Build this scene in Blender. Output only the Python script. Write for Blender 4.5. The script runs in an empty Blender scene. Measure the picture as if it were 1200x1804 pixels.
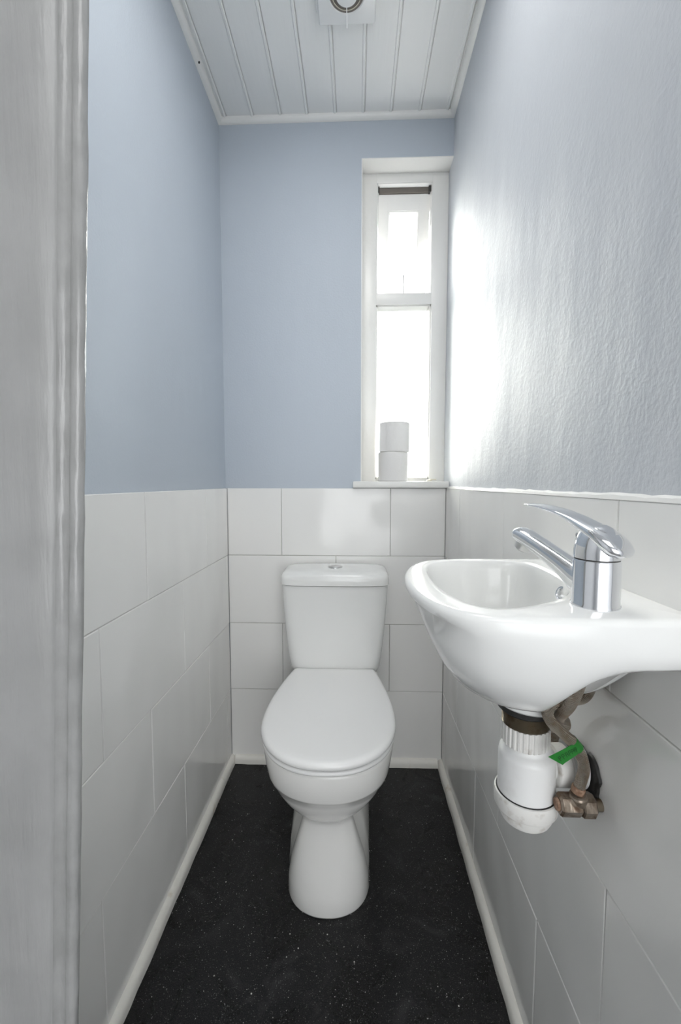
import bpy, bmesh, math, random
from mathutils import Vector, Matrix
random.seed(7)
PI = math.pi
S = bpy.context.scene
COL = S.collection

# ------------------------------------------------------------------ camera
cam_d = bpy.data.cameras.new('camera'); cam = bpy.data.objects.new('camera', cam_d); COL.objects.link(cam)
F = 745.0
cam_d.sensor_fit = 'VERTICAL'; cam_d.sensor_height = 36.0; cam_d.lens = 36.0*F/1804.0
cam_d.clip_start = 0.02
cam.location = (0, 0, 1.10)
cam.rotation_euler = (PI/2 - math.atan(52/F), 0, math.atan(27/F))
S.camera = cam

# ------------------------------------------------------------------ world, lamps, exposure
SKY = 3.6
w = bpy.data.worlds.new('sky'); S.world = w; w.use_nodes = True
bg = w.node_tree.nodes['Background']; bg.inputs[0].default_value = (0.97, 0.982, 1.0, 1); bg.inputs[1].default_value = SKY
# overcast sky: brighter towards the zenith, dimmer ground
_n = w.node_tree.nodes; _l = w.node_tree.links
_tc = _n.new('ShaderNodeTexCoord'); _sx = _n.new('ShaderNodeSeparateXYZ'); _l.new(_tc.outputs['Generated'], _sx.inputs[0])
_mr = _n.new('ShaderNodeMapRange'); _mr.inputs[1].default_value = -0.05; _mr.inputs[2].default_value = 1.0
_mr.inputs[3].default_value = SKY; _mr.inputs[4].default_value = SKY*4.5; _l.new(_sx.outputs[2], _mr.inputs[0]); _l.new(_mr.outputs[0], bg.inputs[1])

def area(name, loc, rot, sx, sy, power, color=(1, 1, 1)):
    l = bpy.data.lights.new(name, 'AREA'); l.shape = 'RECTANGLE'; l.size = sx; l.size_y = sy
    l.energy = power; l.color = color
    o = bpy.data.objects.new(name, l); COL.objects.link(o); o.location = loc; o.rotation_euler = rot
    return o
# unseen fill panels added in the hallway behind the camera, upright and overhead
area('hallway_fill', (0.45, -1.52, 1.20), (PI/2, 0, PI), 1.5, 1.5, 28, (1.0, 1.0, 1.0))
area('hallway_top_fill', (0.1, -0.6, 2.36), (0, 0, 0), 0.9, 0.9, 5.0, (1.0, 1.0, 1.0))
# unseen overhead panel added to brighten the toilet room, just ahead of the camera
area('room_top_fill', (-0.03, 0.72, 2.375), (0, 0, 0), 0.42, 0.42, 3.0, (1.0, 0.99, 0.975))
sun_d = bpy.data.lights.new('hazy_sun', 'SUN'); sun_d.energy = 8.5; sun_d.angle = math.radians(60); sun_d.color = (1.0, 0.92, 0.82)
sun = bpy.data.objects.new('hazy_sun', sun_d); COL.objects.link(sun)
sun.location = (-2, 4, 4)
sun.rotation_euler = Vector((0.23, -0.92, -0.36)).to_track_quat('-Z', 'Y').to_euler()

vs = S.view_settings
vs.view_transform = 'Standard'; vs.look = 'None'; vs.gamma = 1.0; vs.use_curve_mapping = False
vs.exposure = 0.76

# ------------------------------------------------------------------ materials
def srgb(r, g, b):
    f = lambda c: (c/255/12.92) if c/255 <= 0.04045 else ((c/255+0.055)/1.055)**2.4
    return (f(r), f(g), f(b), 1)

def mat(name, col, rough=0.5, metal=0.0, bumps=(), var=None, coat=0.0, spec=None):
    """bumps: (scale, distance, (sx,sy,sz), detail); var: (scale, second colour, low, high)"""
    m = bpy.data.materials.new(name); m.use_nodes = True
    nt = m.node_tree; b = nt.nodes['Principled BSDF']
    b.inputs['Base Color'].default_value = col; b.inputs['Roughness'].default_value = rough
    b.inputs['Metallic'].default_value = metal; b.inputs['Coat Weight'].default_value = coat
    if spec is not None: b.inputs['Specular IOR Level'].default_value = spec
    tc = nt.nodes.new('ShaderNodeTexCoord')
    prev = None
    for (sc, dist, stretch, det) in bumps:
        mp = nt.nodes.new('ShaderNodeMapping'); mp.inputs['Scale'].default_value = stretch
        nt.links.new(tc.outputs['Object'], mp.inputs[0])
        n = nt.nodes.new('ShaderNodeTexNoise'); n.inputs['Scale'].default_value = sc; n.inputs['Detail'].default_value = det
        nt.links.new(mp.outputs[0], n.inputs[0])
        bp = nt.nodes.new('ShaderNodeBump'); bp.inputs['Distance'].default_value = dist; bp.inputs['Strength'].default_value = 1.0
        nt.links.new(n.outputs[0], bp.inputs['Height'])
        if prev: nt.links.new(prev.outputs[0], bp.inputs['Normal'])
        prev = bp
    if prev: nt.links.new(prev.outputs[0], b.inputs['Normal'])
    if var:
        sc, c2, lo, hi = var
        n = nt.nodes.new('ShaderNodeTexNoise'); n.inputs['Scale'].default_value = sc; n.inputs['Detail'].default_value = 5
        nt.links.new(tc.outputs['Object'], n.inputs[0])
        r = nt.nodes.new('ShaderNodeValToRGB'); r.color_ramp.elements[0].position = lo; r.color_ramp.elements[1].position = hi
        r.color_ramp.elements[0].color = col; r.color_ramp.elements[1].color = c2
        nt.links.new(n.outputs[0], r.inputs[0]); nt.links.new(r.outputs[0], b.inputs['Base Color'])
    return m

BLUE = (0.495, 0.545, 0.605, 1)
M = {}
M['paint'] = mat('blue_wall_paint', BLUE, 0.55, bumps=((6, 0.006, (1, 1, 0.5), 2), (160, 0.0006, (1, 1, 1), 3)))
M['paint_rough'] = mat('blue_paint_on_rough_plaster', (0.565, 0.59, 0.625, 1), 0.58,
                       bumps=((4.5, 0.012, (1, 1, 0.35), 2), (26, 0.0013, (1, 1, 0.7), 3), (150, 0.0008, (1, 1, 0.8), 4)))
M['tile'] = mat('white_glazed_tile', (0.85, 0.845, 0.825, 1), 0.12, bumps=((6, 0.007, (1, 1, 0.6), 1),))
M['grout'] = mat('white_grout', (0.60, 0.59, 0.56, 1), 0.9, var=(9, (0.42, 0.39, 0.34, 1), 0.55, 0.75))
M['grout_back'] = mat('grey_grout', (0.42, 0.41, 0.385, 1), 0.9, var=(9, (0.30, 0.27, 0.23, 1), 0.5, 0.75))
M['gloss'] = mat('white_gloss_paint', (0.83, 0.825, 0.80, 1), 0.28, bumps=((40, 0.0008, (1, 1, 1), 2),))
M['skirt'] = mat('off_white_bead', (0.80, 0.785, 0.73, 1), 0.35, bumps=((30, 0.002, (1, 1, 1), 3),), var=(22, (0.55, 0.47, 0.36, 1), 0.62, 0.80))
M['ceiling'] = mat('white_ceiling_board', (0.86, 0.86, 0.845, 1), 0.38, bumps=((25, 0.0006, (3, 0.3, 1), 2),))
M['jamb'] = mat('white_door_gloss_in_shade', (0.33, 0.33, 0.325, 1), 0.33, bumps=((22, 0.0035, (1.6, 1, 0.10), 4), (120, 0.0008, (1, 1, 0.3), 3)), var=(14, (0.29, 0.29, 0.285, 1), 0.35, 0.7))  # white gloss in grey: its shade is put into the base colour
M['jamb_edge'] = mat('worn_white_gloss_in_shade', (0.33, 0.33, 0.325, 1), 0.16, bumps=((60, 0.0025, (1, 1, 0.25), 4),), var=(26, (0.285, 0.285, 0.28, 1), 0.42, 0.62))  # worn edge of the same gloss, shade included in its grey
M['ceramic'] = mat('white_ceramic', (0.80, 0.805, 0.79, 1), 0.10)
M['pan'] = mat('white_pan_ceramic', (0.83, 0.825, 0.80, 1), 0.10, coat=0.3)
M['seat'] = mat('white_seat_plastic', (0.84, 0.84, 0.83, 1), 0.22)
M['plastic'] = mat('white_waste_plastic', (0.84, 0.84, 0.83, 1), 0.30, var=(30, (0.74, 0.73, 0.71, 1), 0.55, 0.8))
M['plastic_dirty'] = mat('grimy_white_plastic', (0.78, 0.77, 0.74, 1), 0.45, var=(60, (0.45, 0.40, 0.34, 1), 0.56, 0.82))
M['chrome'] = mat('chrome', (0.86, 0.87, 0.89, 1), 0.06, 1.0)
M['dull'] = mat('dull_chrome', (0.60, 0.60, 0.60, 1), 0.3, 1.0)
M['rubber'] = mat('black_rubber', (0.015, 0.014, 0.013, 1), 0.55, bumps=((70, 0.002, (1, 1, 1), 3),))
M['brass'] = mat('tarnished_brass', (0.30, 0.26, 0.20, 1), 0.32, 0.8, bumps=((90, 0.0015, (1, 1, 1), 3),), var=(55, (0.14, 0.085, 0.045, 1), 0.45, 0.7))
M['valve'] = mat('tarnished_valve_nickel', (0.30, 0.25, 0.20, 1), 0.30, 0.7, bumps=((70, 0.0015, (1, 1, 1), 3),), var=(70, (0.13, 0.085, 0.055, 1), 0.45, 0.62))
M['rust'] = mat('rust', (0.20, 0.11, 0.065, 1), 0.7, var=(200, (0.34, 0.22, 0.15, 1), 0.4, 0.6))
M['green'] = mat('green_tag', (0.012, 0.19, 0.02, 1), 0.4)
M['ink'] = mat('dark_print', (0.004, 0.05, 0.008, 1), 0.5)
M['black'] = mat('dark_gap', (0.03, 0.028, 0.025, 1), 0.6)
M['strip'] = mat('brown_grey_dark', (0.17, 0.15, 0.13, 1), 0.6)  # dark tone for the shade bar at the sash and the fan opening
M['paper'] = mat('white_tissue_paper', (0.80, 0.79, 0.775, 1), 0.95, bumps=((220, 0.0005, (1, 1, 1), 2),))
M['core'] = mat('cardboard', (0.45, 0.38, 0.30, 1), 0.9)
M['cream'] = mat('cream_plastic', (0.72, 0.68, 0.56, 1), 0.4)
M['hall'] = mat('hallway_paint', (0.62, 0.63, 0.64, 1), 0.8)
M['hallfloor'] = mat('hallway_floor', (0.20, 0.20, 0.20, 1), 0.6)

def braid():
    m = mat('braided_steel', (0.42, 0.37, 0.31, 1), 0.38, 0.7)
    nt = m.node_tree; b = nt.nodes['Principled BSDF']
    tc = nt.nodes.new('ShaderNodeTexCoord')
    bp = None
    for ang in (0.8, -0.8):
        mp = nt.nodes.new('ShaderNodeMapping'); mp.inputs['Rotation'].default_value = (0.0, ang, ang*0.3)
        wv = nt.nodes.new('ShaderNodeTexWave'); wv.inputs['Scale'].default_value = 190
        nt.links.new(tc.outputs['Object'], mp.inputs[0]); nt.links.new(mp.outputs[0], wv.inputs[0])
        nb = nt.nodes.new('ShaderNodeBump'); nb.inputs['Distance'].default_value = 0.0009
        nt.links.new(wv.outputs[1], nb.inputs['Height'])
        if bp: nt.links.new(bp.outputs[0], nb.inputs['Normal'])
        bp = nb
    nt.links.new(bp.outputs[0], b.inputs['Normal'])
    n = nt.nodes.new('ShaderNodeTexNoise'); n.inputs['Scale'].default_value = 60; nt.links.new(tc.outputs['Object'], n.inputs[0])
    r = nt.nodes.new('ShaderNodeValToRGB'); r.color_ramp.elements[0].position = 0.45; r.color_ramp.elements[1].position = 0.75
    r.color_ramp.elements[0].color = (0.42, 0.37, 0.31, 1); r.color_ramp.elements[1].color = (0.27, 0.19, 0.12, 1)
    nt.links.new(n.outputs[0], r.inputs[0]); nt.links.new(r.outputs[0], b.inputs['Base Color'])
    return m
M['braid'] = braid()

def floor_mat():
    m = bpy.data.materials.new('black_speckled_vinyl'); m.use_nodes = True
    nt = m.node_tree; b = nt.nodes['Principled BSDF']; N = nt.nodes.new; L = nt.links.new
    tc = N('ShaderNodeTexCoord')
    def ramp(src, p0, p1, c0, c1):
        r = N('ShaderNodeValToRGB'); r.color_ramp.elements[0].position = p0; r.color_ramp.elements[1].position = p1
        r.color_ramp.elements[0].color = c0; r.color_ramp.elements[1].color = c1; L(src, r.inputs[0]); return r
    def mixc(a, fac, c):
        x = N('ShaderNodeMix'); x.data_type = 'RGBA'; L(fac, x.inputs[0]); L(a, x.inputs[6]); x.inputs[7].default_value = c; return x.outputs[2]
    g = N('ShaderNodeTexNoise'); g.inputs['Scale'].default_value = 420; g.inputs['Detail'].default_value = 2; L(tc.outputs['Object'], g.inputs[0])
    base = ramp(g.outputs[0], 0.45, 0.72, (0.003, 0.003, 0.0032, 1), (0.022, 0.022, 0.022, 1)).outputs[0]
    # pale flecks cast into the vinyl
    for sc, thr, c, presence in ((300, 0.27, (0.12, 0.12, 0.118, 1), 0.62), (120, 0.15, (0.34, 0.33, 0.32, 1), 0.74), (45, 0.085, (0.60, 0.58, 0.54, 1), 0.86)):
        v = N('ShaderNodeTexVoronoi'); v.inputs['Scale'].default_value = sc; L(tc.outputs['Object'], v.inputs[0])
        a = ramp(v.outputs['Distance'], thr*0.7, thr, (1, 1, 1, 1), (0, 0, 0, 1))
        sp = N('ShaderNodeSeparateColor'); L(v.outputs['Color'], sp.inputs[0])
        k = ramp(sp.outputs[0], presence, presence+0.02, (0, 0, 0, 1), (1, 1, 1, 1))
        mu = N('ShaderNodeMath'); mu.operation = 'MULTIPLY'; L(a.outputs[0], mu.inputs[0]); L(k.outputs[0], mu.inputs[1])
        base = mixc(base, mu.outputs[0], c)
    # dusty smears
    d = N('ShaderNodeTexNoise'); d.inputs['Scale'].default_value = 7; d.inputs['Detail'].default_value = 6; d.inputs['Distortion'].default_value = 1.8
    L(tc.outputs['Object'], d.inputs[0])
    dr = ramp(d.outputs[0], 0.56, 0.78, (0, 0, 0, 1), (0.30, 0.30, 0.30, 1))
    base = mixc(base, dr.outputs[0], (0.10, 0.10, 0.105, 1))
    L(base, b.inputs['Base Color'])
    rr = ramp(d.outputs[0], 0.4, 0.75, (0.26, 0.26, 0.26, 1), (0.42, 0.42, 0.42, 1)); L(rr.outputs[0], b.inputs['Roughness'])
    b.inputs['Specular IOR Level'].default_value = 0.30
    bp = N('ShaderNodeBump'); bp.inputs['Distance'].default_value = 0.0006; L(g.outputs[0], bp.inputs['Height']); L(bp.outputs[0], b.inputs['Normal'])
    return m
M['floor'] = floor_mat()

def glass_mat():
    m = bpy.data.materials.new('thin_window_glass'); m.use_nodes = True
    nt = m.node_tree; nt.nodes.clear(); N = nt.nodes.new; L = nt.links.new
    o = N('ShaderNodeOutputMaterial'); t = N('ShaderNodeBsdfTransparent'); g = N('ShaderNodeBsdfGlossy'); g.inputs['Roughness'].default_value = 0.02
    fr = N('ShaderNodeFresnel'); fr.inputs[0].default_value = 1.45; mx = N('ShaderNodeMixShader')
    t.inputs[0].default_value = (0.96, 0.98, 0.97, 1)
    L(fr.outputs[0], mx.inputs[0]); L(t.outputs[0], mx.inputs[1]); L(g.outputs[0], mx.inputs[2]); L(mx.outputs[0], o.inputs[0])
    return m
M['glass'] = glass_mat()

# ------------------------------------------------------------------ helpers
def obj(name, bm, m, parent=None, smooth=True, ang=38, loc=None):
    me = bpy.data.meshes.new(name)
    bmesh.ops.recalc_face_normals(bm, faces=bm.faces)
    bm.to_mesh(me); bm.free()
    ms = m if isinstance(m, (list, tuple)) else [m]
    for x in ms: me.materials.append(M[x])
    if smooth:
        for p in me.polygons: p.use_smooth = True
        me.set_sharp_from_angle(angle=math.radians(ang))
    o = bpy.data.objects.new(name, me); COL.objects.link(o)
    if parent:
        o.parent = parent
        par = parent; off = Vector((0, 0, 0))
        while par: off += par.location; par = par.parent
        o.location = -off            # meshes are built in world coordinates
    return o
def thing(name, label, cat, loc, group=None):
    o = bpy.data.objects.new(name, None); COL.objects.link(o); o.location = loc; o.empty_display_size = 0.05
    o['label'] = label; o['category'] = cat
    if group: o['group'] = group
    return o
def tag(o, label, cat, group=None):
    o['label'] = label; o['category'] = cat
    if group: o['group'] = group
    return o
def struct(o, label=None, cat=None):
    o['kind'] = 'structure'
    if label: o['label'] = label
    if cat: o['category'] = cat
    return o

def box(bm, x0, x1, y0, y1, z0, z1, bev=0.0, seg=2, mi=0):
    t = bmesh.new(); bmesh.ops.create_cube(t, size=1)
    for v in t.verts: v.co = Vector((x0+(v.co.x+.5)*(x1-x0), y0+(v.co.y+.5)*(y1-y0), z0+(v.co.z+.5)*(z1-z0)))
    if bev: bmesh.ops.bevel(t, geom=t.edges[:], offset=bev, segments=seg, affect='EDGES', profile=0.5)
    join(bm, t, mi)
def join(bm, t, mi=0):
    mp = {v: bm.verts.new(v.co) for v in t.verts}
    for f in t.faces:
        try: nf = bm.faces.new([mp[v] for v in f.verts]); nf.material_index = mi
        except ValueError: pass
    t.free()
def loft(bm, rings, cap0=True, cap1=True, mi=0):
    rs = [[bm.verts.new(Vector(p)) for p in r] for r in rings]
    n = len(rs[0])
    for a, b in zip(rs, rs[1:]):
        for i in range(n):
            f = bm.faces.new((a[i], a[(i+1) % n], b[(i+1) % n], b[i])); f.material_index = mi
    if cap0: bm.faces.new(rs[0][::-1]).material_index = mi
    if cap1: bm.faces.new(rs[-1]).material_index = mi
    return rs
def frame_of(d):
    d = Vector(d).normalized(); a = Vector((0, 0, 1)) if abs(d.z) < 0.9 else Vector((1, 0, 0))
    u = d.cross(a).normalized(); return u, d.cross(u).normalized(), d
def lathe(bm, prof, base, axis=(0, 0, 1), n=40, cap0=True, cap1=True, ribs=0, ribd=0.0, hexa=False):
    u, v, d = frame_of(axis); base = Vector(base); rings = []
    for r, h in prof:
        ring = []
        for i in range(n):
            a = 2*PI*i/n; rr = r
            if ribs: rr = r - (ribd if (i*ribs*2//n) % 2 else 0)
            ring.append(base + d*h + u*math.cos(a)*rr + v*math.sin(a)*rr)
        rings.append(ring)
    loft(bm, rings, cap0, cap1)
def catmull(pts, k=10, closed=False):
    P = [Vector(p) for p in pts]; out = []; n = len(P)
    rng = range(n) if closed else range(n-1)
    for i in rng:
        g = (lambda j: P[j % n]) if closed else (lambda j: P[max(0, min(n-1, j))])
        p0, p1, p2, p3 = g(i-1), g(i), g(i+1), g(i+2)
        for j in range(k):
            t = j/k
            out.append(0.5*((2*p1)+(p2-p0)*t+(2*p0-5*p1+4*p2-p3)*t*t+(3*p1-p0-3*p2+p3)*t*t*t))
    if not closed: out.append(P[-1])
    return out
def tube(bm, pts, r, n=14, radii=None):
    rings = []; u = None
    for i, p in enumerate(pts):
        d = (pts[min(i+1, len(pts)-1)] - pts[max(i-1, 0)]).normalized()
        if u is None: u, _, _ = frame_of(d)
        u = (u - d*u.dot(d)).normalized(); v = d.cross(u); rr = radii[i] if radii else r
        rings.append([p + u*math.cos(2*PI*k/n)*rr + v*math.sin(2*PI*k/n)*rr for k in range(n)])
    loft(bm, rings)
def extrude_profile(bm, prof, axis, a0, a1, mi=0):
    """prof = list of 2D points; axis 'y' -> (x,z), axis 'x' -> (y,z), axis 'z' -> (x,y)"""
    def P(p, a):
        return {'y': (p[0], a, p[1]), 'x': (a, p[0], p[1]), 'z': (p[0], p[1], a)}[axis]
    loft(bm, [[P(p, a0) for p in prof], [P(p, a1) for p in prof]], mi=mi)

# ------------------------------------------------------------------ room shell
YB, XL, XR, ZC = 1.585, -0.487, 0.335, 2.395     # tile faces and ceiling
PB, PL, PR = 1.593, -0.495, 0.343                # painted faces
YF = 0.38
ROWS = [0.0, 0.296, 0.559, 0.823, 1.079]
def tiles(bm, plane, face, rows, joints, lo, hi):
    """bevelled tiles with tiny random tilt on a grout bed; plane 'L','R','B'"""
    sgn = {'L': 1, 'R': -1, 'B': -1}[plane]
    g, bv, dp = 0.0009, 0.0014, 0.0013
    def P(a, z, h):      # a along wall, h out of the wall towards the room (relative to the face)
        return (a, face + sgn*h, z) if plane == 'B' else (face + sgn*h, a, z)
    for ri in range(len(rows)-1):
        z0, z1 = rows[ri], rows[ri+1]
        js = [lo] + [j for j in joints[ri] if lo < j < hi] + [hi]
        for a0, a1 in zip(js, js[1:]):
            t1, t2 = random.uniform(-.0007, .0007), random.uniform(-.0007, .0007)
            am, zm = (a0+a1)/2, (z0+z1)/2
            def h(a, z): return t1*(a-am)/0.2 + t2*(z-zm)/0.13
            A0, A1, Z0, Z1 = a0+g, a1-g, z0+g, z1-g
            o = [(A0, Z0), (A1, Z0), (A1, Z1), (A0, Z1)]
            i_ = [(A0+bv, Z0+bv), (A1-bv, Z0+bv), (A1-bv, Z1-bv), (A0+bv, Z1-bv)]
            vb = [bm.verts.new(P(a, z, -0.006)) for a, z in o]
            vo = [bm.verts.new(P(a, z, h(a, z)-dp)) for a, z in o]
            vi = [bm.verts.new(P(a, z, h(a, z))) for a, z in i_]
            bm.faces.new(vi)
            for k in range(4):
                bm.faces.new((vo[k], vo[(k+1) % 4], vi[(k+1) % 4], vi[k]))
                bm.faces.new((vb[k], vb[(k+1) % 4], vo[(k+1) % 4], vo[k]))
    # grout bed
    t = 0.0022
    if plane == 'B': box(bm, lo, hi, face+t, face+0.0075, rows[0], rows[-1]-0.001, mi=1)
    elif plane == 'L': box(bm, face-0.0075, face-t, lo, hi, rows[0], rows[-1]-0.001, mi=1)
    else: box(bm, face+t, face+0.0075, lo, hi, rows[0], rows[-1]-0.001, mi=1)

bm = bmesh.new(); box(bm, PL-0.10, PR+0.10, YF+0.06, PB+0.15, -0.05, 0)
struct(obj('floor', bm, 'floor', smooth=False), 'black speckled vinyl floor with dusty smears', 'floor')

bm = bmesh.new(); box(bm, PL-0.10, PL, YF, PB+0.15, 0, ZC+0.05)
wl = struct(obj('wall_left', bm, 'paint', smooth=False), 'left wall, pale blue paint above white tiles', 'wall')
bm = bmesh.new(); tiles(bm, 'L', XL, ROWS, [[.36, .745, 1.14, 1.535], [.56, .958, 1.355], [.37, .768, 1.161, 1.56], [.56, .959, 1.358]], YF+0.10, YB)
obj('tile_cladding', bm, ['tile', 'grout'], wl, smooth=False)

bm = bmesh.new(); box(bm, PR, PR+0.10, YF, PB+0.15, 0, ZC+0.05)
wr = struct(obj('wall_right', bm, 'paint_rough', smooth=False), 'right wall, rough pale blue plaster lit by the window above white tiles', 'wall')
bm = bmesh.new(); tiles(bm, 'R', XR, ROWS, [[.738, 1.14, 1.54], [.541, .951, 1.36], [.74, 1.15, 1.55], [.552, .967, 1.376]], YF, YB)
obj('tile_cladding', bm, ['tile', 'grout'], wr, smooth=False)
# painted top edge of the tiling, a little lumpy
bm = bmesh.new()
rings = []
for i in range(60):
    y = YF + (YB-YF)*i/59; jz = random.uniform(-.0012, .0012)
    rings.append([(XR-0.0006, y, 1.078), (XR+0.0005, y, 1.083+jz), (PR, y, 1.086+jz), (PR, y, 1.078)])
loft(bm, rings); obj('tile_edge_bead', bm, 'gloss', wr)

WX0, WX1, WZ0, WZ1 = 0.018, PR, 1.104, 2.252
bm = bmesh.new()
box(bm, PL-0.1, WX0, PB, PB+0.15, 0, ZC+0.05)
box(bm, WX0, PR, PB, PB+0.15, 0, WZ0-0.004)
box(bm, WX0, PR, PB, PB+0.15, WZ1, ZC+0.05)
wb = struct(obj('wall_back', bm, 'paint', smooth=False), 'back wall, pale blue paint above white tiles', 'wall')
bm = bmesh.new(); tiles(bm, 'B', YB, ROWS, [[-.28, .335], [-.281, .13], [-.075, .37], [-.281, .13]], XL, XR)
obj('tile_cladding', bm, ['tile', 'grout_back'], wb, smooth=False)
bm = bmesh.new()
box(bm, WX0, PR, PB-0.001, PB+0.15, WZ1-0.003, WZ1, mi=0)
box(bm, WX0, WX0+0.003, PB-0.0005, PB+0.15, WZ0, WZ1-0.003)
obj('window_reveal', bm, 'gloss', wb, smooth=False)

# front wall (doorway the photograph is taken from) and the hallway behind
bm = bmesh.new()
box(bm, PL-0.10, -0.40, YF+0.01, YF+0.08, 0, ZC+0.05)
box(bm, 0.41, PR+0.45, YF-0.08, YF-0.001, 0, ZC+0.05)
box(bm, -0.335, 0.41, YF-0.09, YF-0.001, 2.08, ZC+0.05)
struct(obj('wall_front', bm, 'hall', smooth=False))
bm = bmesh.new(); box(bm, -1.25, 1.25, -1.65, YF+0.06, -0.05, 0)
struct(obj('floor_hallway', bm, 'hallfloor', smooth=False))
bm = bmesh.new(); box(bm, -1.25, 1.25, -1.65, YF-0.09, 2.42, 2.47); box(bm, PL-.1, PR+.1, YF-0.09, PB+.15, 2.43, 2.47)
struct(obj('ceiling_hallway', bm, 'hall', smooth=False))
bm = bmesh.new()
box(bm, -1.30, -1.25, -1.65, YF-0.03, 0, 2.42); box(bm, 1.25, 1.30, -1.65, YF-0.03, 0, 2.42); box(bm, -1.25, 1.25, -1.70, -1.65, 0, 2.42)
box(bm, -1.25, PL-0.10, YF-0.08, YF, 0, 2.42); box(bm, PR+0.45, 1.25, YF-0.08, YF, 0, 2.42)
struct(obj('wall_hallway', bm, 'hall', smooth=False))

# ceiling boards running away from the camera, beaded joints
bm = bmesh.new()
xs = [-0.497, -0.462, -0.364, -0.265, -0.170, -0.071, 0.028, 0.125, 0.224, 0.322, 0.345]
prof = [(xs[0], ZC+0.02), (xs[0], ZC)]
for x in xs[1:-1]:
    prof += [(x-0.0110, ZC), (x-0.0090, ZC-0.0034), (x-0.0035, ZC-0.0036), (x-0.0012, ZC-0.0004), (x-0.0010, ZC+0.004), (x+0.0008, ZC+0.004), (x+0.0014, ZC)]
prof += [(xs[-1], ZC), (xs[-1], ZC+0.02)]
extrude_profile(bm, prof, 'y', YF-0.09, PB+0.005)
ce = struct(obj('ceiling', bm, 'ceiling', smooth=False), 'white beaded board ceiling', 'ceiling')
# quadrant strips round the ceiling
def cove(bm, kind):
    r = 0.017; arc = [(r*(1-math.sin(a)), r*(1-math.cos(a))) for a in [PI/2*i/6 for i in range(7)]]
    cv = []
    for i in range(7):
        a = PI/2*i/6; cv.append((r*math.cos(a), r*math.sin(a)))   # convex quadrant
    if kind == 'L': pr = [(PL, ZC)] + [(PL+a, ZC-b) for a, b in cv]; extrude_profile(bm, pr, 'y', YF, PB)
    if kind == 'R': pr = [(PR, ZC)] + [(PR-a, ZC-b) for a, b in cv]; extrude_profile(bm, pr, 'y', YF, PB)
    if kind == 'B': pr = [(PB, ZC)] + [(PB-a, ZC-b) for a, b in cv]; extrude_profile(bm, pr, 'x', PL, PR)
for i, k in enumerate('LRB'):
    bm = bmesh.new(); cove(bm, k)
    tr = struct(obj('trim_%d' % (i+1), bm, 'gloss', ang=50))
    if k == 'L':
        b2 = bmesh.new(); lathe(b2, [(0.0001, .002), (0.003, .0015), (0.0035, 0)], (PL+0.012, 1.37, ZC-0.0125), (0.7, 0, -0.7), n=10)
        obj('screw', b2, 'black', tr)
# skirting beads, slightly wavy
def bead(name, pts, nrm):
    bm = bmesh.new(); rings = []
    H, T = 0.030, 0.017
    for i, p in enumerate(pts):
        p = Vector(p); n = Vector(nrm); k = 1+random.uniform(-.06, .06)
        sec = [(0, 0), (T*k, 0), (T*k, H*.45), (T*.86*k, H*.72), (T*.55*k, H*.92), (T*.2, H), (0, H)]
        rings.append([p + n*a + Vector((0, 0, b)) for a, b in sec])
    loft(bm, rings)
    return struct(obj(name, bm, 'skirt', ang=60))
bead('baseboard_left', [(XL, YF+0.08+(YB-YF-.08)*i/40, 0) for i in range(41)], (1, 0, 0))
bead('baseboard_right', [(XR, YF+(YB-YF)*i/40, 0) for i in range(41)], (-1, 0, 0))
bead('baseboard_back', [(XL+0.017+(XR-XL-.034)*i/30, YB, 0) for i in range(31)], (0, -1, 0))

# ------------------------------------------------------------------ door casing close on the left
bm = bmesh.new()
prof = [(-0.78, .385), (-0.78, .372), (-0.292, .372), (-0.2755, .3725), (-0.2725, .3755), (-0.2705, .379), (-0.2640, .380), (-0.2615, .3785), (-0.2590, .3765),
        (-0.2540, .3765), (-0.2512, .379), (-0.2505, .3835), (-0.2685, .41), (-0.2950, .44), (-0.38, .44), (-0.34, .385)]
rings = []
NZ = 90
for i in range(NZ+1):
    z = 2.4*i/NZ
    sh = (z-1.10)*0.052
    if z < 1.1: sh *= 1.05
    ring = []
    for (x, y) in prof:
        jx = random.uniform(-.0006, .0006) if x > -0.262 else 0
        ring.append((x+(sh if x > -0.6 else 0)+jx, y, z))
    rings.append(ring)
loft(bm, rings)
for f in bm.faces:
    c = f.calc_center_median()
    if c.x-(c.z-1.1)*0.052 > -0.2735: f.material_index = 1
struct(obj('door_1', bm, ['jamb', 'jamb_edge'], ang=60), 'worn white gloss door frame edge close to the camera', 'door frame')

# ------------------------------------------------------------------ window
FY = 1.665            # room-side face of the frame
ox0, ox1 = 0.076, 0.284
wn = bpy.data.objects.new('window_1', None); COL.objects.link(wn); wn.location = (0.18, FY+.03, WZ0)
struct(wn, 'narrow white timber window with a small top opening light', 'window')
bm = bmesh.new()
T2 = FY+0.065
box(bm, WX0+.003, ox0, FY, T2, WZ0, WZ1-.003, 0.0015)
box(bm, ox1, WX1, FY, T2, WZ0, WZ1-.003, 0.0015)
box(bm, ox0-.001, ox1+.001, FY+.0002, T2, 2.215, WZ1-.003, 0.0015)
box(bm, ox0-.001, ox1+.001, FY+.0002, T2, 1.775, 1.817, 0.0015)
box(bm, ox0-.001, ox1+.001, FY+.012, T2, WZ0, WZ0+0.012, 0.0015)
obj('frame', bm, 'gloss', wn)
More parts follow.
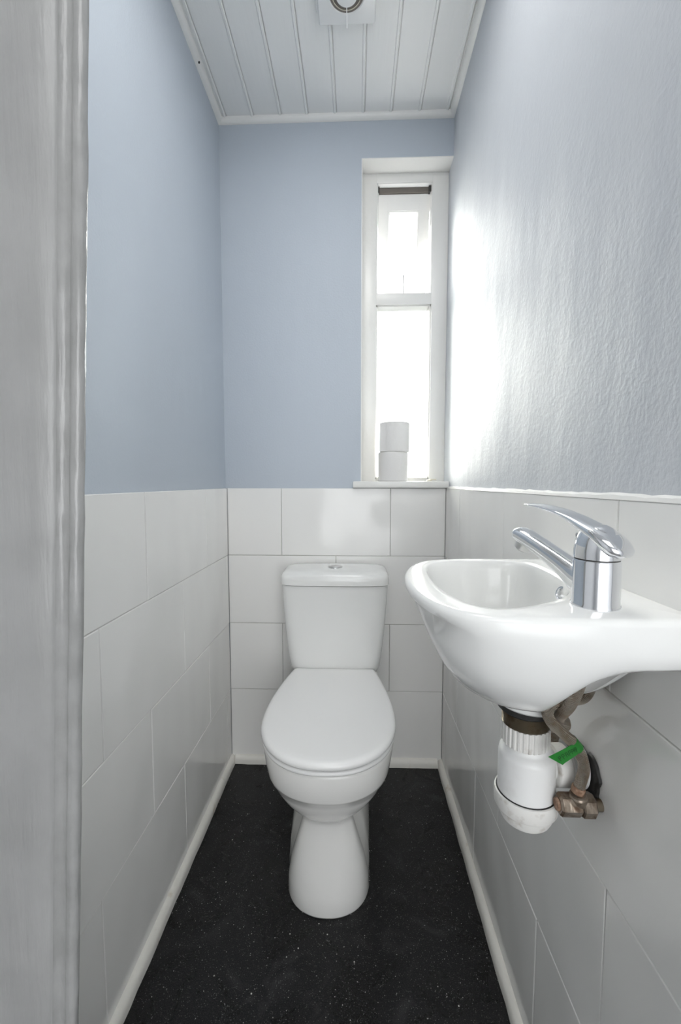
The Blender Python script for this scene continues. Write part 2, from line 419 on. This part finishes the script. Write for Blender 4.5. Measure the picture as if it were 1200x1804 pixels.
# chamfered glazing beads of the two lights
def beadrect(bm, x0, x1, z0, z1, y0, y1, wdt, skip=()):
    for side in 'LRTB':
        if side in skip: continue
        if side == 'L': pr = [(x0, y0), (x0+wdt*.35, y0), (x0+wdt, y1), (x0, y1)]; extrude_profile(bm, pr, 'z', z0, z1)
        if side == 'R': pr = [(x1, y0), (x1-wdt*.35, y0), (x1-wdt, y1), (x1, y1)]; extrude_profile(bm, pr, 'z', z0, z1)
        if side == 'T': pr = [(y0, z1), (y0, z1-wdt*.35), (y1, z1-wdt), (y1, z1)]; extrude_profile(bm, pr, 'x', x0, x1)
        if side == 'B': pr = [(y0, z0), (y0, z0+wdt*.35), (y1, z0+wdt), (y1, z0)]; extrude_profile(bm, pr, 'x', x0, x1)
bm = bmesh.new(); beadrect(bm, ox0, ox1, WZ0+.012, 1.775, FY+.008, FY+.034, 0.012)
obj('glazing_bead', bm, 'gloss', wn, smooth=False)
bm = bmesh.new(); beadrect(bm, ox0, ox1, 1.817, 2.215, FY+.001, FY+.014, 0.008, skip='B')
obj('stop_bead', bm, 'gloss', wn, smooth=False)
bm = bmesh.new(); box(bm, ox0, ox1, FY+.036, FY+.040, WZ0+.012, 1.775); obj('glass_pane', bm, 'glass', wn, smooth=False)
bm = bmesh.new(); box(bm, ox0+.002, ox1-.002, FY+.016, FY+.03, 2.190, 2.2145); obj('top_rail_shade', bm, 'strip', wn, smooth=False)  # dark bar standing in for the shadow along the sash's top rail
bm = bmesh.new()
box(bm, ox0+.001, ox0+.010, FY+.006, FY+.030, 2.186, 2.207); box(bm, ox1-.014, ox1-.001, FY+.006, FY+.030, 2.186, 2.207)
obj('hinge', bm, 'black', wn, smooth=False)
# opening sash, top hung, pushed outwards
sash_w = thing_sash = bpy.data.objects.new('opening_sash', None); COL.objects.link(sash_w); sash_w.parent = wn
sash_w.location = (0, 0, 0)
HZ, HY, ANG = 2.190, FY+.022, math.radians(17)
def swing(bm):
    for v in bm.verts:
        y, z = v.co.y-HY, v.co.z-HZ
        v.co.y = HY + y*math.cos(ANG) - z*math.sin(ANG); v.co.z = HZ + y*math.sin(ANG) + z*math.cos(ANG)
bm = bmesh.new()
sx0, sx1, sz0, sz1 = ox0+.004, ox1-.004, 1.822, 2.188
sw = 0.040
box(bm, sx0, sx0+sw, HY, HY+.035, sz0, sz1, .001); box(bm, sx1-sw, sx1, HY, HY+.035, sz0, sz1, .001)
box(bm, sx0+sw-.001, sx1-sw+.001, HY+.0002, HY+.035, sz1-.052, sz1, .001); box(bm, sx0+sw-.001, sx1-sw+.001, HY+.0002, HY+.035, sz0, sz0+.045, .001)
beadrect(bm, sx0+sw, sx1-sw, sz0+.045, sz1-.052, HY+.002, HY+.02, .012)
swing(bm); s_ = obj('sash_frame', bm, 'gloss', None, smooth=False); s_.parent = sash_w; s_.location = -wn.location
bm = bmesh.new(); box(bm, sx0+sw, sx1-sw, HY+.021, HY+.025, sz0+.045, sz1-.052); swing(bm)
s_ = obj('sash_pane', bm, 'glass', None, smooth=False); s_.parent = sash_w; s_.location = -wn.location
bm = bmesh.new(); box(bm, .181, .187, FY+.045, FY+.051, 1.815, 1.905, .001); box(bm, .176, .192, FY+.030, FY+.056, 1.817, 1.824, .001)
obj('casement_stay', bm, 'dull', wn)
# sill board
bm = bmesh.new(); box(bm, -0.011, PR, 1.568, T2, 1.080, 1.104, .003)
tag(obj('window_sill', bm, 'gloss'), 'white painted window sill board above the back wall tiles', 'window sill')

# ------------------------------------------------------------------ things on the sill
def roll(name, cx, cy, z0, label, r=0.056, h=0.110, flap=False):
    t = thing(name, label, 'toilet roll', (cx, cy, z0), 'toilet rolls stacked on the window sill')
    bm = bmesh.new(); n = 56
    pr = [(0.020, 0), (r-.003, 0), (r, .003), (r, h-.003), (r-.003, h), (0.020, h)]
    rings = []
    for rr, hh in pr:
        rings.append([(cx+math.cos(2*PI*i/n)*rr, cy+math.sin(2*PI*i/n)*rr, z0+hh) for i in range(n)])
    rings.append(rings[0]); loft(bm, rings, False, False)
    bmesh.ops.remove_doubles(bm, verts=bm.verts, dist=1e-5)
    obj('paper', bm, 'paper', t)
    bm = bmesh.new()
    rings = [[(cx+math.cos(2*PI*i/24)*rr, cy+math.sin(2*PI*i/24)*rr, z0+hh) for i in range(24)] for rr, hh in ((.0195, .001), (.0195, h-.001), (.0180, h-.001), (.0180, .001), (.0195, .001))]
    loft(bm, rings, False, False); obj('cardboard_core', bm, 'core', t)
    if flap:
        bm = bmesh.new(); rings = []
        for i in range(12):
            a = math.radians(232-2*i); rr = r + .0006 + .00014*i*i*0.6
            p = (cx+math.cos(a)*rr, cy+math.sin(a)*rr)
            q = (cx+math.cos(a)*(rr+.0006), cy+math.sin(a)*(rr+.0006))
            rings.append([(p[0], p[1], z0+.001), (q[0], q[1], z0+.001), (q[0], q[1], z0+h-.004), (p[0], p[1], z0+h-.004)])
        loft(bm, rings); obj('loose_sheet', bm, 'paper', t)
roll('toilet_roll', 0.141, 1.629, 1.104, 'white toilet roll standing directly on the window sill, under another roll')
roll('toilet_roll', 0.146, 1.627, 1.214, 'white toilet roll on top of another roll in front of the window', flap=True)
t = thing('catch', 'tiny cream window catch lying on the sill in its right corner', 'window catch', (.283, 1.612, 1.104))
bm = bmesh.new(); lathe(bm, [(.0105, 0), (.011, .002), (.009, .0055), (.004, .007)], (.276, 1.612, 1.104), n=20); obj('base', bm, 'cream', t)
bm = bmesh.new(); box(bm, .279, .302, 1.606, 1.615, 1.1085, 1.1135, .0015); obj('arm', bm, 'cream', t)

# ------------------------------------------------------------------ toilet
CX = -0.072
tl = thing('toilet', 'white close-coupled ceramic toilet with its lid closed against the back wall', 'toilet', (CX, 1.25, 0))
# seat and lid share a D outline
def dshape(z, inset=0.0, yf=0.910, yb=1.412, W=0.1815, wb=0.139, ym=1.125, q=0.90, g=1.75):
    half = []
    for i in range(29):
        a = PI/2*i/28
        half.append((W*math.sin(a)**q, ym-(ym-yf)*max(0, math.cos(a))**q))
    for i in range(1, 17):
        k = i/16; y = ym+(yb-.006-ym)*k
        half.append((W-(W-wb)*(k**g), y))
    half.append((wb-.004, yb)); half.append((wb*.5, yb)); half.append((0.0, yb))
    pts = [(x, y) for x, y in half] + [(-x, y) for x, y in half[-2:0:-1]]
    cy = (yf+yb)/2; L = (yb-yf)/2
    return [(CX + x*(1-inset/W), cy+(y-cy)*(1-inset/L), z) for x, y in pts]
bm = bmesh.new()
loft(bm, [dshape(z, 0, yf, yb, W, wb, ym, q, g) for z, yf, yb, W, wb, ym, q, g in (
    (0.000, .992, 1.47, .1110, .1130, 1.10, .93, .5), (0.005, .990, 1.47, .1120, .1140, 1.10, .93, .5), (0.050, .998, 1.47, .1080, .119, 1.09, .88, .4), (0.110, 1.010, 1.47, .0970, .121, 1.08, .80, .34),
    (0.170, 1.022, 1.47, .0800, .118, 1.07, .74, .34), (0.215, 1.028, 1.47, .0670, .109, 1.07, .72, .4), (0.234, 1.026, 1.48, .0630, .107, 1.07, .72, .55), (0.243, 1.010, 1.48, .0680, .108, 1.07, .80, .7),
    (0.255, .996, 1.49, .0830, .112, 1.08, .86, 1), (0.272, .980, 1.50, .1050, .115, 1.09, .88, 1.3), (0.295, .963, 1.52, .1290, .120, 1.10, .90, 1.5), (0.320, .951, 1.54, .1480, .126, 1.11, .90, 1.75),
    (0.3435, .943, 1.55, .1590, .130, 1.115, .90, 1.75), (0.3445, .9385, 1.55, .1635, .131, 1.115, .90, 1.75), (0.352, .935, 1.55, .1665, .132, 1.12, .90, 1.75), (0.385, .929, 1.56, .1730, .134, 1.125, .90, 1.75),
    (0.415, .926, 1.57, .1765, .136, 1.125, .90, 1.75), (0.4225, .927, 1.57, .1760, .136, 1.125, .90, 1.75), (0.4255, .935, 1.568, .1680, .130, 1.125, .90, 1.75), (0.4265, .950, 1.568, .155, .120, 1.125, .90, 1.75))])
obj('pan', bm, 'pan', tl, ang=70)
bm = bmesh.new(); loft(bm, [dshape(.4270, .016, yf=.914), dshape(.4285, .007, yf=.914), dshape(.4305, .003, yf=.914), dshape(.434, .002, yf=.912), dshape(.439, .002, yf=.912), dshape(.4415, .004, yf=.914), dshape(.4425, .009, yf=.914), dshape(.4435, .018, yf=.914)])
obj('seat', bm, 'seat', tl, ang=60)
bm = bmesh.new(); loft(bm, [dshape(.4435, .018), dshape(.4455, .008), dshape(.4465, .003), dshape(.450, 0), dshape(.4565, 0), dshape(.4615, .0025), dshape(.4645, .0075), dshape(.4658, .014), dshape(.4662, .03)])
obj('lid', bm, 'seat', tl, ang=60)
def rrect(z, y0, y1, hw, e=5.0, n=72, front=0.0):
    out = []
    for i in range(n):
        t = 2*PI*i/n; c, s = math.cos(t), math.sin(t)
        x = math.copysign(abs(c)**(2/e), c)*hw; yy = math.copysign(abs(s)**(2/e), s)
        y = (y0+y1)/2 + yy*(y1-y0)/2
        if yy < 0: y -= front*(1-(x/hw)**2)
        out.append((CX+x, y, z))
    return out
ci = bpy.data.objects.new('cistern', None); COL.objects.link(ci); ci.parent = tl
bm = bmesh.new()
Y0, Y1 = 1.398, 1.583
loft(bm, [rrect(.4275, Y0+.03, Y1-.002, .135, 4), rrect(.440, Y0+.018, Y1-.001, .150, 5), rrect(.462, Y0+.013, Y1, .157, 6, front=.004), rrect(.50, Y0+.010, Y1, .1625, 7, front=.006), rrect(.56, Y0+.007, Y1, .1690, 7, front=.007),
          rrect(.63, Y0+.004, Y1, .1755, 7, front=.007), rrect(.70, Y0+.002, Y1, .1800, 7, front=.007), rrect(.7515, Y0, Y1, .1825, 7, front=.007)])
o = obj('cistern_body', bm, 'ceramic', None, ang=60); o.parent = ci; o.location = -tl.location
bm = bmesh.new(); y0, y1 = Y0-.005, Y1+.0005
loft(bm, [rrect(.7535, y0+.004, y1, .1815, 7, front=.007), rrect(.7545, y0, y1, .1860, 7, front=.007), rrect(.770, y0, y1, .1862, 7, front=.007), rrect(.782, y0+.001, y1, .1850, 7, front=.007),
          rrect(.790, y0+.005, y1-.002, .1810, 6, front=.007), rrect(.7955, y0+.013, y1-.006, .1730, 5, front=.006), rrect(.7985, y0+.028, y1-.015, .158, 4, front=.004), rrect(.8005, y0+.055, y1-.045, .125, 3)])
o = obj('cistern_lid', bm, 'ceramic', None, ang=60); o.parent = ci; o.location = -tl.location
bm = bmesh.new(); lathe(bm, [(.0245, 0), (.0245, .002), (.0225, .0033), (.0215, .0025), (.0210, .0040), (.006, .0046)], (CX, 1.482, .8005), n=40)
o = obj('flush_button', bm, 'dull', None); o.parent = ci; o.location = -tl.location
for sx in (-1, 1):
    bm = bmesh.new(); lathe(bm, [(.012, 0), (.012, .018), (.009, .02)], (CX+sx*.075, 1.405, .427), n=20)
    obj('seat_hinge', bm, 'seat', tl)

# ------------------------------------------------------------------ basin
H = 0.967
bs = thing('wash_basin', 'small white wall-hung ceramic hand basin on the right tiled wall', 'wash basin', (XR, .58, .90))
outer_c = catmull([(XR, .413, 0), (.30, .4095, 0), (.25, .408, 0), (.20, .4085, 0), (.155, .411, 0), (.12, .423, 0), (.090, .455, 0), (.073, .505, 0), (.0685, .57, 0), (.075, .635, 0), (.092, .69, 0), (.122, .728, 0), (.165, .744, 0), (.22, .748, 0), (.28, .748, 0), (XR, .747, 0)], 12)
outer_poly = [Vector((p.x, p.y)) for p in outer_c]
inner_c = catmull([(.112, .50, 0), (.126, .462, 0), (.150, .446, 0), (.180, .453, 0), (.215, .472, 0), (.245, .496, 0), (.268, .530, 0), (.284, .58, 0), (.290, .64, 0), (.287, .690, 0), (.268, .716, 0), (.225, .722, 0), (.165, .720, 0), (.130, .704, 0), (.110, .665, 0), (.1035, .60, 0), (.105, .545, 0)], 10, True)
inner_poly = [Vector((p.x, p.y)) for p in inner_c]
BC = Vector((.205, .595))
NA = 180
def hit(poly, ang, closed=True):
    d = Vector((math.cos(ang), math.sin(ang))); best = None
    n = len(poly)
    for i in range(n):
        a, b = poly[i], poly[(i+1) % n]; e = b-a
        den = d.x*e.y - d.y*e.x
        if abs(den) < 1e-12: continue
        q = a-BC; t = (q.x*e.y-q.y*e.x)/den; s = (q.x*d.y-q.y*d.x)/den
        if t > 0 and -1e-6 <= s <= 1+1e-6: best = t if best is None else max(best, t)
    return BC + d*best
# make sure the corners at the wall are sampled
angs = sorted([2*PI*i/NA for i in range(NA)] + [math.atan2(p.y-BC.y, p.x-BC.x) % (2*PI) for p in (outer_poly[0], outer_poly[-1])])
OUT = [hit(outer_poly, a) for a in angs]; INN = [hit(inner_poly, a) for a in angs]
def sm(x): x = max(0, min(1, x)); return x*x*(3-2*x)
def ring2(fn): return [fn(i) for i in range(len(angs))]
def inset(p, d):      # pull in towards the centre except along the wall
    v = p-BC; q = p - v.normalized()*d
    if p.x > XR-1e-4: q.x = XR
    return q
rings = []
def zring(pts, z): rings.append([(p.x, p.y, z if not callable(z) else z(p)) for p in pts])
def facef(p): return sm((.56-p.y)/.10)                       # side facing the room's door
def deckf(p): return sm((.50-p.y)/.075) * sm((p.x-.19)/.10)  # the flat deck end with its apron
drop = lambda p: .014 + .040*sm((.56-p.y)/.14)*sm((p.x-.045)/.19)
CB = Vector((.243, .600)); RB = .033
END = []
for p in OUT:
    dv = (p-CB); END.append(CB + dv.normalized()*RB)
def prof_(p, u):
    b = deckf(p); a = facef(p)*(1-b); c = (1-a-b)*sm((p.x-.26)/.05)*sm((.76-p.y)/.04); sn = math.sin(u*PI/2)
    return (1-a-b-c)*sn + a*(.85*math.sqrt(max(0, 1-(1-u)**2)) + .15*sn) + b*sn**3.4 + c*sn**3.2
# underside, from the waste boss outwards and up to the rim
rings.append([(e.x, e.y, .806) for e in END])
for u in (1.0, .94, .86, .76, .66, .56, .46, .36, .27, .19, .12, .06, .02):
    r_ = []
    for p, e in zip(OUT, END):
        q = inset(p, .006)
        c = q.lerp(e, u); k = sm((p.x-.30)/.035)
        if p.x > XR-1e-4: c.x = min(XR, c.x + (XR-c.x)*(1-u)**.5*.9)
        d = drop(p)
        r_.append((c.x, c.y, (H-d) - (H-d-.812)*prof_(p, u)))
    rings.append(r_)
rings.append([(q.x, q.y, H-drop(p)+.005) for p, q in zip(OUT, [inset(p, .0022) for p in OUT])])
rings.append([(q.x, q.y, H-drop(p)*.6-.002) for p, q in zip(OUT, [inset(p, .0002) for p in OUT])])
zring([inset(p, 0) for p in OUT], H-.0075)
zring([inset(p, .0012) for p in OUT], H-.0035)
zring([inset(p, .0045) for p in OUT], H-.0008)
zring([inset(p, .009) for p in OUT], H)
for k in (.35, .7):
    zring([inset(a, .009).lerp(b, k) for a, b in zip(OUT, INN)], H)
DR = Vector((.215, .60))
for u, d in ((0, .0006), (.015, .002), (.035, .006), (.055, .014), (.08, .028), (.12, .050), (.17, .070), (.25, .090), (.35, .104), (.48, .114), (.62, .120), (.75, .124), (.85, .126)):
    zring([b.lerp(DR, u) for b in INN], H-d)
bm = bmesh.new(); loft(bm, rings); obj('bowl', bm, 'ceramic', bs, ang=75)
# waste fitting in the bowl and overflow ring
bm = bmesh.new(); lathe(bm, [(.021, 0), (.021, .0015), (.017, .003), (.014, .001), (.012, -.004)], (DR.x, DR.y, H-.1255), n=32)
obj('plug_hole', bm, 'chrome', bs)
ovp = Vector((.2785, .5730, .9500)); ovn = Vector((-.93, -.12, .30)).normalized()
bm = bmesh.new(); lathe(bm, [(.0105, -.008), (.0105, .001), (.0095, .0025), (.0075, .0025), (.0065, .0008), (.0062, -.003)], ovp, ovn, n=28, cap1=False)
ovr = obj('overflow_ring', bm, 'chrome', bs)
bm = bmesh.new(); lathe(bm, [(.0062, -.0035), (.0062, -.0025)], ovp, ovn, n=20); obj('overflow_hole', bm, 'black', bs)
# ceramic boss under the bowl
bm = bmesh.new(); lathe(bm, [(.050, .035), (.0500, .012), (.0485, .003), (.045, 0)], (CB.x+.007, CB.y, .786), n=48); obj('waste_boss', bm, 'ceramic', bs)

# ------------------------------------------------------------------ mixer tap
TX, TY = .2605, .462
DV = Vector((-.46, .888, 0)).normalized(); SV = Vector((DV.y, -DV.x, 0))
tp = thing('mixer_tap', 'chrome single-lever mixer tap standing on the basin deck', 'tap', (TX, TY, H))
T0 = Vector((TX, TY, H))
def L3(s, l, z): return T0 + DV*s + SV*l + Vector((0, 0, z))
def ell_path(pts, n=28, e=2.2):
    """pts: (s, z, halfwidth, halfthick); cross-sections square to the path"""
    rings = []
    for i, (s, z, hw, ht) in enumerate(pts):
        a, b = pts[max(0, i-1)], pts[min(len(pts)-1, i+1)]
        d = Vector((b[0]-a[0], b[1]-a[1])).normalized(); nrm = Vector((-d.y, d.x))
        ring = []
        for k in range(n):
            t = 2*PI*k/n; c, q = math.cos(t), math.sin(t)
            cc = math.copysign(abs(c)**(2/e), c)*hw; qq = math.copysign(abs(q)**(2/e), q)*ht
            ring.append(L3(s+nrm.x*qq, cc, z+nrm.y*qq))
        rings.append(ring)
    return rings
def dense(pts, k=6):
    P = catmull([(a, b, 0) for a, b, _, _ in pts], k); Q = catmull([(c, d, 0) for _, _, c, d in pts], k)
    return [(p.x, p.y, q.x, q.y) for p, q in zip(P, Q)]
bm = bmesh.new(); lathe(bm, [(.0243, 0), (.0243, .0025), (.0232, .004), (.0230, .049), (.0223, .0505)], T0, n=56); obj('body', bm, 'chrome', tp, ang=45)
bm = bmesh.new(); lathe(bm, [(.0217, .0500), (.0217, .0522)], T0, n=40); obj('collar', bm, 'black', tp)
bm = bmesh.new(); loft(bm, ell_path(dense([(.004, .020, .017, .016), (.018, .026, .0165, .0165), (.032, .0345, .0150, .0135), (.050, .0440, .0140, .0118), (.072, .0545, .0138, .0108), (.094, .0640, .0140, .0105), (.104, .0678, .0125, .0085), (.1075, .0690, .008, .005)])))
obj('spout', bm, 'chrome', tp, ang=60)
bm = bmesh.new(); lathe(bm, [(.0115, 0), (.0115, .012), (.0098, .014), (.0085, .0125)], L3(.092, 0, .060), DV*0.42+Vector((0, 0, -.9)), n=32)
obj('aerator', bm, 'dull', tp)
# cap that carries the lever
bm = bmesh.new()
rings = []
for z, r, sh in ((.0520, .0228, 0), (.0600, .0230, 0), (.0700, .0222, -.0008), (.0790, .0190, -.001), (.0850, .0140, 0), (.0880, .0090, .001)):
    rings.append([L3(sh+math.cos(2*PI*k/48)*r, math.sin(2*PI*k/48)*r*.98, z) for k in range(48)])
loft(bm, rings); obj('cap', bm, 'chrome', tp, ang=60)
bm = bmesh.new()
loft(bm, ell_path(dense([(-.0280, .0560, .009, .004), (-.0262, .0610, .0170, .0080), (-.0170, .0690, .0205, .0098), (-.004, .0775, .0200, .0090), (.012, .0860, .0180, .0068), (.028, .0935, .0158, .0048), (.046, .0995, .0145, .0034), (.066, .1035, .0135, .0025), (.082, .1052, .0125, .0019), (.090, .1055, .0095, .0015)])))
obj('lever', bm, 'chrome', tp, ang=60)
bm = bmesh.new(); lathe(bm, [(.0035, 0), (.0035, .002), (.002, .003)], L3(.0215, 0, .074), DV, n=16); obj('indicator', bm, 'dull', tp)

# ------------------------------------------------------------------ bottle trap
tr = thing('bottle_trap', 'white plastic bottle trap under the hand basin, with a grimy bottom cap', 'waste trap', (.25, .60, .60))
WXc, WYc = .2465, .600
bm = bmesh.new(); lathe(bm, [(.036, 0), (.0395, -.002), (.0395, -.0100), (.034, -.0145), (.031, -.016)], (WXc, WYc, .7875), n=40); obj('rubber_washer', bm, 'rubber', tr)
bm = bmesh.new()
pr = [(.0310, 0)]
for i in range(9): pr += [(.0322, -.001-.0022*i), (.0300, -.0021-.0022*i)]
lathe(bm, pr, (WXc, WYc, .7725), n=40); obj('threaded_tail', bm, 'brass', tr, smooth=True, ang=60)
TXc, TYc = .2500, .600
bm = bmesh.new(); lathe(bm, [(.0328, 0), (.0328, -.028), (.0300, -.030)], (WXc+.001, WYc, .7530), n=168, ribs=28, ribd=.0016); obj('ribbed_nut', bm, 'plastic_dirty', tr, ang=25)
bm = bmesh.new(); lathe(bm, [(.0300, .0), (.0292, -.006), (.0300, -.012), (.0325, -.0145), (.0375, -.018), (.0390, -.025), (.0392, -.070), (.0395, -.092)], (TXc, TYc, .7310), n=56); obj('body', bm, 'plastic', tr, ang=50)
bm = bmesh.new(); lathe(bm, [(.0400, .0), (.0432, -.001), (.0440, -.004), (.0436, -.021), (.0425, -.0230), (.0375, -.0235), (.0370, -.034), (.0335, -.041), (.015, -.044)], (TXc, TYc, .6520), n=56); obj('bottom_cap', bm, 'plastic_dirty', tr, ang=40)
bm = bmesh.new(); lathe(bm, [(.0404, 0), (.0412, -.0008)], (TXc, TYc, .6526), n=48); obj('seal_line', bm, 'rubber', tr)
PZ = .6900
bm = bmesh.new(); lathe(bm, [(.0190, 0), (.0195, .040), (.0215, .042), (.0215, .083)], (TXc, TYc, PZ), (1, 0, 0), n=40); obj('outlet_pipe', bm, 'plastic', tr, ang=40)
bm = bmesh.new(); lathe(bm, [(.0255, 0), (.0285, .002), (.0290, .018), (.0265, .020), (.0250, .022)], (TXc+.036, TYc, PZ), (1, 0, 0), n=44); obj('outlet_nut', bm, 'plastic_dirty', tr, ang=40)
bm = bmesh.new(); lathe(bm, [(.0290, 0), (.0335, .002), (.0340, .014), (.0310, .016)], (XR-.0235, TYc+.004, PZ+.002), (1, 0, 0), n=44); obj('wall_collar', bm, 'plastic', tr, ang=40)
# ragged dark hole seal on the tiles
bm = bmesh.new(); rings = []
hp = []
for i in range(48):
    a = 2*PI*i/48; r = .0345+.003*math.sin(3*a+1)+.002*math.sin(7*a)+.0015*random.uniform(-1, 1)
    if math.sin(a) < -.2: r += .006*(-math.sin(a))
    hp.append((math.cos(a)*r, math.sin(a)*r))
loft(bm, [[(XR-.0005, TYc-.006+a, PZ-.007+b) for a, b in hp], [(XR-.004, TYc-.006+a*.97, PZ-.007+b*.97) for a, b in hp], [(XR-.0065, TYc-.006+a*.86, PZ-.007+b*.86) for a, b in hp]])
obj('hole_seal', bm, 'rubber', tr)

# ------------------------------------------------------------------ isolating valves and braided hoses
def valve(y, z, label):
    t = thing('shutoff_valve', label, 'valve', (XR, y, z), 'shut-off valves under the basin')
    bm = bmesh.new()
    lathe(bm, [(.0125, 0), (.0148, .003), (.0148, .027), (.0125, .029)], (XR-.0575, y, z), (1, 0, 0), n=6); obj('valve_body', bm, 'valve', t, ang=25)
    bm = bmesh.new(); lathe(bm, [(.0140, 0), (.0160, .0015), (.0160, .016), (.0140, .018)], (XR-.0285, y, z), (1, 0, 0), n=8); obj('compression_nut', bm, 'valve', t, ang=25)
    bm = bmesh.new(); lathe(bm, [(.0080, 0), (.0080, .016)], (XR-.014, y, z), (1, 0, 0), n=20); obj('supply_pipe', bm, 'brass', t)
    bm = bmesh.new(); lathe(bm, [(.0115, 0), (.0125, .003), (.0115, .012), (.0095, .014), (.0095, .018)], (XR-.030, y, z+.004), (-.18, -.25, 1), n=24); obj('outlet_collar', bm, 'valve', t, ang=30)
    bm = bmesh.new(); lathe(bm, [(.0085, 0), (.0075, .003), (.002, .0035)], (XR-.0575, y, z), (-1, 0, 0), n=20); obj('screw_slot', bm, 'rust', t)
    return t
valve(.560, .6610, 'tarnished shut-off valve on the right wall tiles, nearest the camera')
valve(.648, .6560, 'tarnished shut-off valve half hidden behind the waste trap')
def hose(pts, label, tg=False):
    P = catmull(pts, 12)
    t = thing('braided_hose', label, 'hose', pts[0], 'braided hoses under the basin')
    bm = bmesh.new(); tube(bm, P, .0072, n=18); obj('braided_sleeve', bm, 'braid', t, ang=60)
    d = (P[3]-P[0]).normalized()
    bm = bmesh.new(); lathe(bm, [(.0082, -.002), (.0086, .005), (.0076, .007)], P[0], d, n=24); obj('crimp_ferrule', bm, 'rust' if tg else 'valve', t)
    return t, P
ha, HP = hose([(.3010, .5560, .6840), (.3060, .5520, .7190), (.2930, .5470, .7500), (.2710, .5370, .7740), (.2520, .5330, .7930), (.2465, .5330, .8070), (.2560, .5380, .8150), (.2850, .5600, .8070), (.3150, .5760, .8040), (.3210, .5700, .8260), (.3020, .5380, .8650), (.2730, .4750, .9100)],
     'braided hose rising from the front valve with a green tag and looping under the basin', True)
hose([(.3020, .6430, .6800), (.3080, .6350, .7200), (.3030, .6050, .7550), (.2870, .5680, .7680), (.2700, .5510, .7810), (.2670, .5420, .7960), (.2690, .5240, .8190), (.2770, .5200, .8440), (.2790, .5150, .8710), (.2550, .4650, .9120)],
     'braided hose from the rear valve crossing under the basin without a tag')
# green paper tag wrapped round the hose
bm = bmesh.new(); lathe(bm, [(.0079, -.0085), (.0079, .0085)], (.2875, .5440, .7570), (.66, .2, -.76), n=20, cap0=False, cap1=False)
A = Vector((.2875, .5370, .7560))
def tagp(k): return A + Vector((-.0270*k, -.003*math.sin(k*PI)-.001, -.0050*k-.0125*k*k))
def tagu(k): return Vector((-(.0050+.0250*k), 0, .0270)).normalized()*.0078
rings = []
for i in range(13):
    k = i/12; c, up = tagp(k), tagu(k)
    sk = Vector((-.0035, 0, 0))*(k**3)
    rings.append([c+up+sk, c-up-sk, c-up-sk+Vector((0, .0005, 0)), c+up+sk+Vector((0, .0005, 0))])
loft(bm, rings)
tg_ = obj('tag', bm, 'green', ha)
bm = bmesh.new()
for i, k in enumerate([.12, .26, .40, .54, .68, .82]):
    c = tagp(k) + Vector((0, -.0006, 0)); up = tagu(k).normalized(); rt = Vector((up.z, 0, -up.x))
    for (a0, b0, a1, b1) in ((-.0012, -.0032, -.0012, .0032), (-.0012, .0032, .0014, .0026 if i % 2 else .0032), (.0014, .0030, .0014, 0 if i % 3 else -.0032), (-.0012, 0, .0014, 0.0002)):
        p, q = c+rt*a0+up*b0, c+rt*a1+up*b1
        d = (q-p).normalized(); n_ = Vector((0, 1, 0)).cross(d)*.00035
        bm.faces.new([bm.verts.new(x) for x in (p-n_, p+n_, q+n_, q-n_)])
o = obj('tag_print', bm, 'ink', None, smooth=False); o.parent = tg_

# ------------------------------------------------------------------ extractor fan on the ceiling
FX, FYY = -0.0275, 1.194
fan = thing('extractor_fan', 'square white extractor fan cover with a round grille on the ceiling', 'extractor fan', (FX, FYY, ZC))
bm = bmesh.new()
box(bm, FX-.078, FX+.078, FYY-.078, FYY+.078, ZC-.022, ZC-.003, .004, 3)
box(bm, FX-.084, FX-.070, FYY-.078, FYY+.052, ZC-.016, ZC-.003, .002)
obj('cover_plate', bm, 'seat', fan)
bm = bmesh.new(); n = 56
lathe(bm, [(.053, .0), (.052, .003), (.048, .0035), (.046, .001)], (FX, FYY, ZC-.0215), (0, 0, -1), n=n, cap0=True, cap1=False); obj('rim_ring', bm, 'seat', fan)
bm = bmesh.new(); lathe(bm, [(.046, 0), (.046, .0012)], (FX, FYY, ZC-.0215), (0, 0, -1), n=n); obj('dark_opening', bm, 'strip', fan)
bm = bmesh.new(); lathe(bm, [(.0395, 0), (.0395, .002), (.0380, .002), (.0380, 0)], (FX, FYY, ZC-.0225), (0, 0, -1), n=n, cap0=False, cap1=False); obj('inner_ring', bm, 'cream', fan)
bm = bmesh.new(); lathe(bm, [(.028, 0), (.0285, .005), (.0265, .0072), (.010, .0080)], (FX, FYY, ZC-.0225), (0, 0, -1), n=n); obj('centre_disc', bm, 'seat', fan)
bm = bmesh.new(); lathe(bm, [(.0012, 0), (.0012, .045)], (FX, FYY+.024, ZC-.027), (0, .35, -1), n=10); obj('pull_cord', bm, 'seat', fan)
